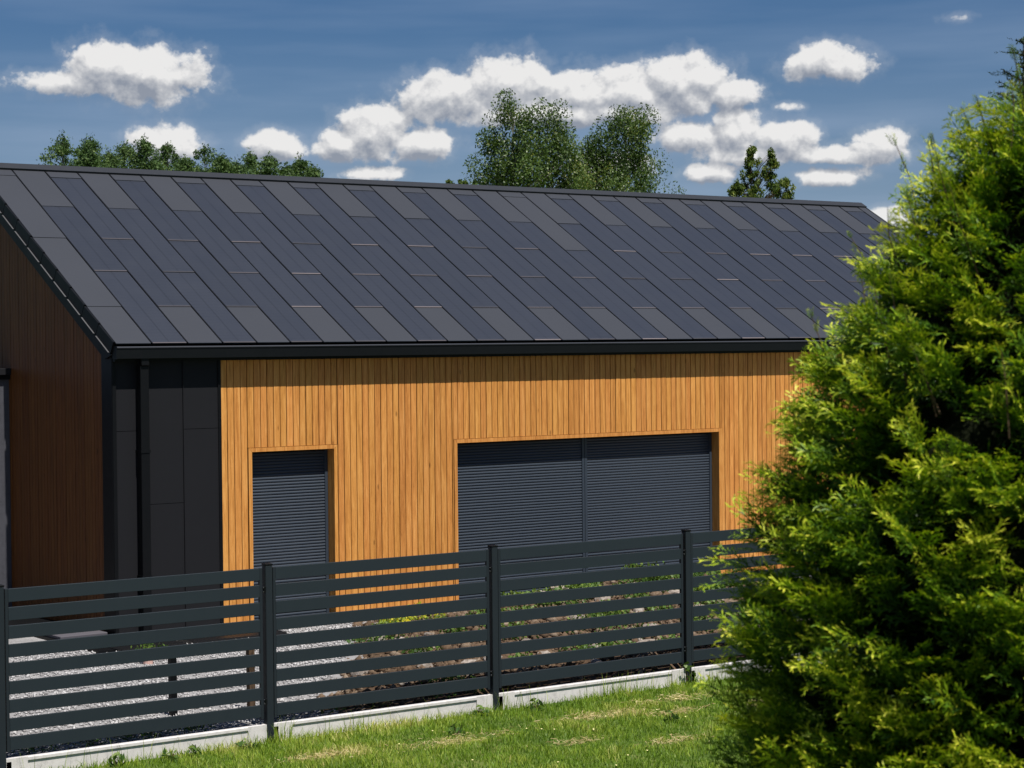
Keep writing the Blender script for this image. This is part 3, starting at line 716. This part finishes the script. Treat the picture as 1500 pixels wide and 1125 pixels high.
def thuja():
    rng = np.random.default_rng(77)
    axis = at_depth(1548, 505, 8.0); base = gz(axis)
    root = empty('thuja', tuple(base)); tag(root, 'big yellow green feathery conifer shrub standing on the lawn by the fence', 'conifer')
    TP = [spray_template(rng, 6+(i % 2)) for i in range(8)]+[spray_template(rng, 4) for i in range(2)]; inner = []
    zs = np.array([.05, .5, 1.2, 2.0, 2.6, 2.95, 3.2, 3.5, 3.95, 4.25, 4.4, 4.52]); rs = np.array([.98, 1.14, 1.22, 1.24, 1.22, 1.14, 1.06, .93, .65, .47, .33, .09])
    def prof(z): return np.interp(z, zs, rs)
    pos, dirs, size, tn = [], [], [], []
    toC = math.atan2(CAM[1]-base[1], CAM[0]-base[0])
    zz = np.linspace(.1, 4.5, 200); cdf = np.cumsum(prof(zz)+.1); cdf /= cdf[-1]
    b = MB(); b.tube([(0, 0, 0), (.02, 0, 2.2), (0, 0, 4.3)], [.11, .07, .01], 8)
    nb = 1700
    for i in range(nb):
        z = np.interp(rng.random(), cdf, zz); da = rng.uniform(-math.pi, math.pi); a = toC+da
        if abs(da) > 1.9 and rng.random() < .7: continue
        R_ = prof(z)*(1+rng.normal()*.03)-rng.exponential(.045)-.05
        lump = .03*math.sin(5*a+3.3*z)+.03*math.sin(11*a-6.1*z)
        R_ = max(.04, R_+lump*min(1, prof(z)))
        tipc = np.array([math.cos(a)*R_, math.sin(a)*R_, z]); up = rng.uniform(.3, 1.1)
        out = np.array([math.cos(a), math.sin(a), up]); out /= np.linalg.norm(out)
        tang = np.array([-math.sin(a), math.cos(a), 0])
        L_ = rng.uniform(.22, .36); st = tipc-out*L_
        if i % 3 == 0: b.tube([st*np.array([.35, .35, 1])-np.array([0, 0, .25*R_]), st-np.array([0, 0, .03]), tipc-out*.08], [.010, .007, .002], 4)
        bt = rng.normal()*.12
        ns = 8
        for k in range(ns):
            u = (k+.6)/ns; side = (1 if k % 2 else -1)
            p = st+out*L_*u*.9+rng.normal(size=3)*.02
            spread = side*rng.uniform(.3, .95)*(1.05-u*.6)
            d = out+tang*spread+np.array([0, 0, rng.normal()*.22]); d /= np.linalg.norm(d)
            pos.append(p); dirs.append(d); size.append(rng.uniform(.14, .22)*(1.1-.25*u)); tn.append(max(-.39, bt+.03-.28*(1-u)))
        pos.append(tipc-out*.1); dirs.append(out); size.append(rng.uniform(.17, .25)); tn.append(bt+.12)
    # inner fill sprays, tinted dark to paint the shade inside the crown
    for i in range(2900):
        z = rng.uniform(.1, 4.3); a = rng.uniform(0, 6.283); R_ = prof(z)*rng.uniform(.3, .64)
        d = np.array([math.cos(a+rng.normal()*.6), math.sin(a+rng.normal()*.6), rng.uniform(-.3, .8)]); d /= np.linalg.norm(d)
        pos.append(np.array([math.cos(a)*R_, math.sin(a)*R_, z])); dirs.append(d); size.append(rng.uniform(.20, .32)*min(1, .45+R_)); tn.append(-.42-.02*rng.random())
    # upright leading shoots
    for i in range(64):
        z = rng.uniform(3.3, 4.4); a = toC+rng.uniform(-2.4, 2.4); R_ = prof(z)*rng.uniform(.8, 1.0)
        p0 = np.array([math.cos(a)*R_, math.sin(a)*R_, z]); h = rng.uniform(.12, .36)
        d = np.array([math.cos(a)*.25+rng.normal()*.10, math.sin(a)*.25+rng.normal()*.10, 1]); d /= np.linalg.norm(d)
        b.tube([p0-d*.1, p0+d*h*.5+rng.normal(size=3)*.008, p0+d*h], [.0045, .003, .0012], 4)
        for k in range(int(4+h*26)):
            u = rng.uniform(0, .97)**1.3; e = d+rng.normal(size=3)*.40*(1-.4*u); e /= np.linalg.norm(e)
            pos.append(p0+d*h*u); dirs.append(e); size.append(rng.uniform(.04, .09)*(1.15-.5*u)); tn.append(.05+rng.normal()*.1)
    pos, dirs, size, tn = np.array(pos), np.array(dirs), np.array(size), np.array(tn)
    n = len(pos); V, T = [], []
    up = np.array([0, 0, 1.])+RNG.normal(size=(n, 3))*.65
    Y = np.cross(up, dirs); Y /= np.linalg.norm(Y, axis=1)[:, None]; Z = np.cross(dirs, Y)
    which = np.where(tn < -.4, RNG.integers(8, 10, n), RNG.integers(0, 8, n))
    for w in range(len(TP)):
        m = np.where(which == w)[0]; q, t = TP[w]
        fl = np.where(rng.random(len(m)) < .5, 1., -1.)
        R_ = np.stack([dirs[m], Y[m]*fl[:, None], Z[m]], 2)*size[m][:, None, None]
        v = np.einsum('mij,fkj->mfki', R_, q)+pos[m][:, None, None, :]
        V.append(v.reshape(-1, 3)); tt = np.clip(t[None, :]+tn[m][:, None]+rng.normal(size=(len(m), 1))*.05, 0, 1); T.append(np.repeat(tt.reshape(-1), 4))
    V = np.concatenate(V); T = np.concatenate(T)
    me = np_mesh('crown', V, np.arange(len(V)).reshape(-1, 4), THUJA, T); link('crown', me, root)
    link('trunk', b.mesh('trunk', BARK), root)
    # added dark hull closes the crown, inner shade painted into its colour
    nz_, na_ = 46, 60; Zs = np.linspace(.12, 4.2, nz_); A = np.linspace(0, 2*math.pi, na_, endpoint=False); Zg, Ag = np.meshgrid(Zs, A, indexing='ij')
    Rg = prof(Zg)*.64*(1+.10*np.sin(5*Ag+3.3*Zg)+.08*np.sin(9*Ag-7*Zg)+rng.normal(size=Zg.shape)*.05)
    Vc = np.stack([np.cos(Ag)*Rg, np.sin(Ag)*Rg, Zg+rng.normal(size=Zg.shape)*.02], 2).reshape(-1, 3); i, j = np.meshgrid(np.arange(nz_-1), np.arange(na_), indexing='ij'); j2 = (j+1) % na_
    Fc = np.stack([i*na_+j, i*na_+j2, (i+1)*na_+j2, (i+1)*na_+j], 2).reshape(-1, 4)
    link('inner_hull', np_mesh('inner_hull', Vc, Fc, HULL_SHADE), root)
thuja()

# ------------------------------------------------------------------ lawn
def blades(name, P, h, w, mat, tint, rng, lean=.35):
    n = len(P); a = rng.uniform(0, 6.283, n); s = np.stack([np.cos(a), np.sin(a), np.zeros(n)], 1)*w[:, None]
    la = rng.uniform(0, 6.283, n); lv = np.stack([np.cos(la), np.sin(la), np.zeros(n)], 1)*(h*lean*rng.uniform(.2, 1.6, n))[:, None]
    up = np.zeros((n, 3)); up[:, 2] = h
    V = np.stack([P-s, P+s, P+s*.7+lv*.35+up*.6, P-s*.7+lv*.35+up*.6, P+lv+up*.96], 1).reshape(-1, 3)
    i = np.arange(n)[:, None]*5
    F = np.concatenate([i+np.array([[0, 1, 2]]), i+np.array([[0, 2, 3]]), i+np.array([[3, 2, 4]])], 0)
    return np_mesh(name, V, F, mat, np.repeat(np.clip(tint, 0, 1), 5))
def vnoise(x, y, s, seed):
    r = np.random.default_rng(seed); G = r.random((64, 64)); X = x*s; Y_ = y*s; i = np.floor(X).astype(int); j = np.floor(Y_).astype(int); u = X-i; v = Y_-j
    u = u*u*(3-2*u); v = v*v*(3-2*v); g = lambda a, b: G[a % 64, b % 64]
    return (g(i, j)*(1-u)+g(i+1, j)*u)*(1-v)+(g(i, j+1)*(1-u)+g(i+1, j+1)*u)*v
HAYS = [(1.2, -7.0, .55, .16), (2.35, -6.75, .5, .16), (-.6, -7.15, .75, .18), (.9, -8.4, .35, .14), (1.9, -7.3, .4, .12), (-1.9, -7.0, .4, .12), (2.9, -7.5, .3, .12), (.2, -7.9, .3, .1)]
def lawn():
    rng = np.random.default_rng(5); n = 175000
    x = rng.uniform(-7.5, 7.5, n); y = -6.10-rng.beta(1, 1.25, n)*5.2
    k = np.ones(n, bool)
    v1 = vnoise(x, y, 1.3, 1); v2 = vnoise(x, y, 4.5, 2); v3 = vnoise(x, y, .5, 3)
    edge = np.clip(1-(-6.10-y)/.16, 0, 1)
    h = (.016+.042*v2+.024*v1)*rng.uniform(.6, 1.3, n)+edge*rng.uniform(0, .045, n)
    t = .12+.46*v1+.55*(v2-.5)+.25*(v3-.4)+rng.normal(0, .14, n)
    dry = np.zeros(n)
    for (hx, hy, a, b) in HAYS: dry = np.maximum(dry, np.exp(-(((x-hx)/a)**2+((y-hy)/b)**2)*(.6+.9*v2)))
    t = t+dry*.55; h = h*(1-.55*dry)
    me = blades('grass', np.stack([x, y, np.full(n, -.132)], 1), h, rng.uniform(.0022, .0048, n), GRASS, t, rng, .55)
    tag(link('grass', me), 'short sunlit lawn grass in front of the fence', 'grass', kind='stuff')
    # dry clippings
    P, Tn = [], []
    for (hx, hy, a, b) in HAYS:
        m = int(520*a); P.append(np.stack([hx+rng.normal(size=m)*a*.5, hy+rng.normal(size=m)*b*.55, -.115+rng.uniform(0, .035, m)], 1))
    P = np.concatenate(P); m = len(P); a = rng.uniform(0, 6.283, m); d = np.stack([np.cos(a), np.sin(a), rng.normal(size=m)*.22], 1)*rng.uniform(.012, .034, m)[:, None]
    s = np.stack([-np.sin(a), np.cos(a), rng.normal(size=m)*.5], 1)*.0018
    V = np.stack([P-d-s, P+d-s, P+d+s, P-d+s], 1).reshape(-1, 3)
    me = np_mesh('dry_clippings', V, np.arange(4*m).reshape(m, 4), HAY, np.repeat(rng.random(m), 4)); tag(link('dry_clippings', me), 'straw coloured dry mown clippings lying in patches on the lawn', 'clippings', kind='stuff')
    # tall weed stems along the base panels
    m = 420; xx = np.concatenate([rng.uniform(-4.3, 4.5, 160), rng.normal(-1.8, .10, 50), rng.normal(-.95, .2, 40), rng.normal(2.1, .25, 80), rng.normal(.75, .2, 40), rng.normal(3.3, .3, 50)]); m = len(xx)
    P = np.stack([xx, -6.10-np.abs(rng.normal(size=m))*.05-.005, np.full(m, -.13)], 1)
    me = blades('weed_stems', P, rng.uniform(.07, .26, m), rng.uniform(.0018, .0035, m), GRASS, rng.normal(.45, .2, m), rng, .3)
    tag(link('weed_stems', me), 'thin tall grass stems growing along the concrete base panels', 'grass', kind='stuff')
    # broad-leaf weed clumps
    return rng
rngL = lawn()
def leafy_plant(name, label, cat, loc, r, h, n, leaf, mat, seed, group=None, droop=0, asp=.7):
    rng = np.random.default_rng(seed); o = empty(name, loc); tag(o, label, cat, group)
    u = rng.random(n)**.6; a = rng.uniform(0, 6.283, n); z = h*rng.random(n)*(1-.55*u**2)
    P = np.stack([np.cos(a)*r*u, np.sin(a)*r*u, z+leaf*.2], 1)
    v, f, t = leaf_quads(P, leaf, rng, asp, np.clip(.25+.6*z/h+rng.normal(0, .18, n), 0, 1), droop)
    link('leaves', np_mesh('leaves', v, f, mat, t), o)
    b = MB()
    for k in range(4):
        aa = rng.uniform(0, 6.283); b.tube([(0, 0, -.02), (math.cos(aa)*r*.4, math.sin(aa)*r*.4, h*.7)], [.004, .002], 4)
    link('stem', b.mesh('stem', BARK), o); return o
leafy_plant('weed', 'round leaved weed climbing the foot of a fence post', 'weed', (3.08, -6.13, -.13), .085, .26, 26, .062, COVER, 301, asp=.85)
for i, (x, y) in enumerate([(-3.45, -6.22), (-2.75, -6.25), (-3.0, -6.3), (-2.2, -6.24), (.95, -6.3), (1.55, -7.6), (.35, -6.2), (2.45, -8.1), (-.4, -6.9)]):
    leafy_plant('weed', 'low broad leaved weed in the lawn', 'weed', (x, y, -.13), .09, .10, 22, .075, COVER, 310+i, 'weeds in the lawn', asp=.4)
def daisies():
    rng = np.random.default_rng(9)
    b = MB()
    for i in range(26):
        x, y = rng.uniform(-1.2, 3.6), rng.uniform(-9.2, -6.7); z = -.075; r = .011
        b.tube([(x, y, z-.05), (x, y, z)], .0015, 4)
        b.add([(x+r*math.cos(k*1.047), y+r*math.sin(k*1.047), z+.004*(k % 2)) for k in range(6)], [tuple(range(6))], 1)
    return b
fl = NT('daisy_petals'); fl.base((.75, .68, .30)); fl.set(.7)
tag(daisies().build('lawn_flowers', [COVER, fl.mat]), 'tiny pale flowers dotted over the lawn', 'flowers', kind='stuff')

# ------------------------------------------------------------------ yard behind the fence
def pebble_mesh(name, P, s, mat, tint, rng):
    n = len(P); base = np.array([(1, 0, 0), (0, 1, 0), (-1, 0, 0), (0, -1, 0), (0, 0, .75), (0, 0, -.5)], float)
    a = rng.uniform(0, 6.283, n); c, si = np.cos(a), np.sin(a)
    v = base[None]*rng.uniform(.6, 1.25, (n, 6, 1))*s[:, None, None]*rng.uniform(.7, 1.2, (n, 1, 3))
    V = np.stack([v[..., 0]*c[:, None]-v[..., 1]*si[:, None], v[..., 0]*si[:, None]+v[..., 1]*c[:, None], v[..., 2]], 2)+P[:, None, :]
    f = np.array([(0, 1, 4), (1, 2, 4), (2, 3, 4), (3, 0, 4), (1, 0, 5), (2, 1, 5), (3, 2, 5), (0, 3, 5)])
    F = (np.arange(n)[:, None, None]*6+f[None]).reshape(-1, 3)
    return np_mesh(name, V.reshape(-1, 3), F, mat, np.repeat(tint, 6))
def in_bed(x, y):      # planting bed: slanted left edge, ends before the right hand gravel
    left = np.interp(y, [-6.0, -5.0, -1.0, .1], [-1.3, -.7, 2.3, 2.55]); right = np.interp(y, [-6, -1.3, .1], [9.6, 8.4, 8.2])
    return (x > left) & (x < right) & (y < .02)
def bed_h(x, y):
    left = np.interp(y, [-6.0, -5.0, -1.0, .1], [-1.3, -.7, 2.3, 2.55]); right = np.interp(y, [-6, -1.3, .1], [9.6, 8.4, 8.2])
    e = np.clip((x-left)/.8, 0, 1)*np.clip((right-x)/.8, 0, 1)*np.clip((.05-y)/.45, 0, 1)*np.clip((y+6.05)/.35, 0, 1)
    e = e*e*(3-2*e)
    return -.02+e*(.05+.10*vnoise(x, y, .9, 12)+.06*vnoise(x, y, 3.1, 13)+.13*np.clip((x-5.0)/2.5, 0, 1)*np.clip((y+4.5)/3, 0, 1)-.09*np.clip((5.2-x)/1.5, 0, 1)*np.clip((y+2.2)/1.5, 0, 1))
def yard():
    rng = np.random.default_rng(17)
    n = 40000; x = rng.uniform(-6.5, 10.5, n); y = -5.98+6.05*rng.random(n); k = ~in_bed(x, y); k &= ((x < 3) | (x > 8)); x, y = x[k], y[k]; n = len(x)
    s = rng.uniform(.010, .026, n); me = pebble_mesh('gravel', np.stack([x, y, s*.35], 1), s, PEBB, rng.random(n), rng)
    tag(link('gravel', me), 'loose pale grey gravel stones covering the yard', 'gravel', kind='stuff')
    # soil bed
    gx = np.linspace(-1.8, 10.0, 150); gy = np.linspace(-6.0, .1, 80); X, Y_ = np.meshgrid(gx, gy); Z = bed_h(X, Y_)
    V = np.stack([X.ravel(), Y_.ravel(), Z.ravel()], 1); i, j = np.meshgrid(np.arange(149), np.arange(79)); q = (j*150+i).ravel()
    F = np.stack([q, q+1, q+151, q+150], 1); me = np_mesh('planting_bed', V, F, SOIL, smooth=True)
    tag(link('planting_bed', me), 'brown soil planting bed sloping up to the shuttered window', 'soil', kind='structure')
    n = 15000; x = rng.uniform(-1.3, 9.6, n); y = rng.uniform(-5.95, -.05, n); k = in_bed(x, y); x, y = x[k], y[k]; n = len(x)
    s = rng.gamma(2.2, .012, n)+.008; me = pebble_mesh('clods', np.stack([x, y, bed_h(x, y)+s*.2], 1), s, CLOD, np.clip(rng.beta(1.6, 2.2, n), 0, 1), rng)
    tag(link('soil_clods', me), 'crumbly soil clods and small stones on the planting bed', 'soil', kind='stuff')
    # garden stones
    import bmesh
    base = []
    for v in range(5):
        bm = bmesh.new(); bmesh.ops.create_icosphere(bm, subdivisions=2, radius=1)
        r2 = random.Random(v)
        for q in bm.verts: q.co *= r2.uniform(.78, 1.15); q.co.z *= .62
        me = bpy.data.meshes.new('garden_stone'); bm.to_mesh(me); bm.free(); me.materials.append(ROCK); base.append(me)
    for i in range(95):
        for _ in range(40):
            x, y = rng.uniform(-.5, 9.2), rng.uniform(-5.7, -.25)
            if in_bed(np.array(x), np.array(y)) and not (x < 5 and y > -1.4): break
        s = rng.uniform(.05, .14); o = link('garden_stone', base[i % 5], None, (x, y, float(bed_h(np.array(x), np.array(y)))+s*.2), (rng.normal()*.2, rng.normal()*.2, rng.uniform(0, 6.28)))
        o.scale = (s*rng.uniform(.8, 1.5), s*rng.uniform(.7, 1.2), s); tag(o, 'rough pale fieldstone lying in the planting bed', 'stone', 'stones in the planting bed')
    for i in range(120):
        for _ in range(40):
            x, y = rng.uniform(-.3, 9.0), rng.uniform(-5.6, -.2)
            if in_bed(np.array(x), np.array(y)): break
        if i % 3 == 0: y = rng.uniform(-2.2, -.2); x = rng.uniform(4.8, 8.2)
        if i % 3 == 1: y = rng.uniform(-5.4, -1.5); x = rng.uniform(2.5, 8.2)
        leafy_plant('ground_cover_plant', 'low green ground cover clump in the planting bed', 'plant', (x, y, float(bed_h(np.array(x), np.array(y)))), rng.uniform(.14, .34), rng.uniform(.08, .2) if i % 7 else rng.uniform(.25, .42), 170, .045, COVER, 400+i, 'ground cover plants in the bed')
    for i, (x, y) in enumerate([(2.75, -1.15), (3.05, -1.35), (2.5, -1.5), (3.3, -.8), (2.2, -2.1)]):
        leafy_plant('flowering_plant', 'yellow flowering cushion plant at the edge of gravel and bed', 'plant', (x, y, .02), .26, .2, 240, .04, YELLOW, 480+i, 'yellow cushion plants')
    for i, (x, y) in enumerate([(-1.6, -5.6), (-3.1, -5.75), (-2.9, -5.7), (-1.1, -5.7), (-.6, -5.75), (.1, -5.8), (-3.5, -5.8), (-2.5, -5.78), (.6, -5.8), (-4.0, -5.8)]):
        leafy_plant('yard_weed', 'green weed tuft behind the foot of the fence', 'weed', (x, y, 0), .22, .13, 150, .05, COVER, 500+i, 'weeds behind the fence foot', asp=.25)
yard()

# dark path along the gable, perforated mats, stakes and a pot behind the fence
def garden_bits():
    b = MB(); b.box(-1.15, XG-.035, -.9, 3.17, -.02, .035); tag(b.build('gable_path', BLACK), 'dark paved strip along the timber gable', 'path', kind='structure')
    p = MB(); p.box(-.30, .30, -.42, .42, .036, .075); o = p.build('paving_slab', CUSH, None, .006); o.location = (-.82, .62, 0); tag(o, 'grey slab lying on the dark strip beside the gable', 'slab')
    for k, (x0, x1, y0, y1, rz, lab) in enumerate(((-.95, -.12, -1.0, -.25, .06, 'black perforated mat on the gravel beside the dark gable strip'), (0.02, 1.25, -.95, -.2, -.03, 'longer black perforated mat on the gravel below the dark metal cladding'))):
        b = MB(); nx, ny = int((x1-x0)/.05), int((y1-y0)/.05); dx, dy = (x1-x0)/nx, (y1-y0)/ny; cx_, cy_ = (x0+x1)/2, (y0+y1)/2
        for i in range(nx+1): b.box(x0-cx_+i*dx-.011, x0-cx_+i*dx+.011, y0-cy_, y1-cy_, .012, .042)
        for j in range(ny+1): b.box(x0-cx_, x1-cx_, y0-cy_+j*dy-.011, y0-cy_+j*dy+.011, .0125, .0435)
        o = b.build('perforated_mat', MESHM); o.location = (cx_, cy_, 0); o.rotation_euler = (0, 0, rz); tag(o, lab, 'mat')
    for (x, y, m, lab) in ((-2.28, -4.95, BLACK, 'thin black garden stake standing in the gravel behind the fence'), (-1.56, -5.15, BARK, 'brown wooden garden stake in the gravel beside a fence post')):
        b = MB(); b.prism([(-.033, -.03), (.033, -.03), (.036, .03), (-.03, .03)], 'z', -.1, .60); b.prism([(-.033, -.03), (.033, -.03), (.036, .03), (-.03, .03)], 'z', .6005, .615)
        o = b.build('garden_stake', m, None, .003); o.location = (x, y, 0); o.rotation_euler = (.01, -.015, .1); tag(o, lab, 'stake')
    p = empty('flower_pot', (-1.03, -1.9, 0)); tag(p, 'small pale pink clay pot with green plant on the gravel', 'flower pot')
    b = MB(); b.prism([(math.cos(k*.5236)*.055, math.sin(k*.5236)*.055) for k in range(12)], 'z', .001, .10); b.prism([(math.cos(k*.5236)*.064, math.sin(k*.5236)*.064) for k in range(12)], 'z', .1005, .125); b.build('pot', PINK, p)
    rng = np.random.default_rng(3); P = rng.normal(size=(90, 3))*np.array([.07, .07, .035])+np.array([0, 0, .18]); v, f, tt = leaf_quads(P, .045, rng, .5); link('leaves', np_mesh('leaves', v, f, COVER, tt), p)
garden_bits()
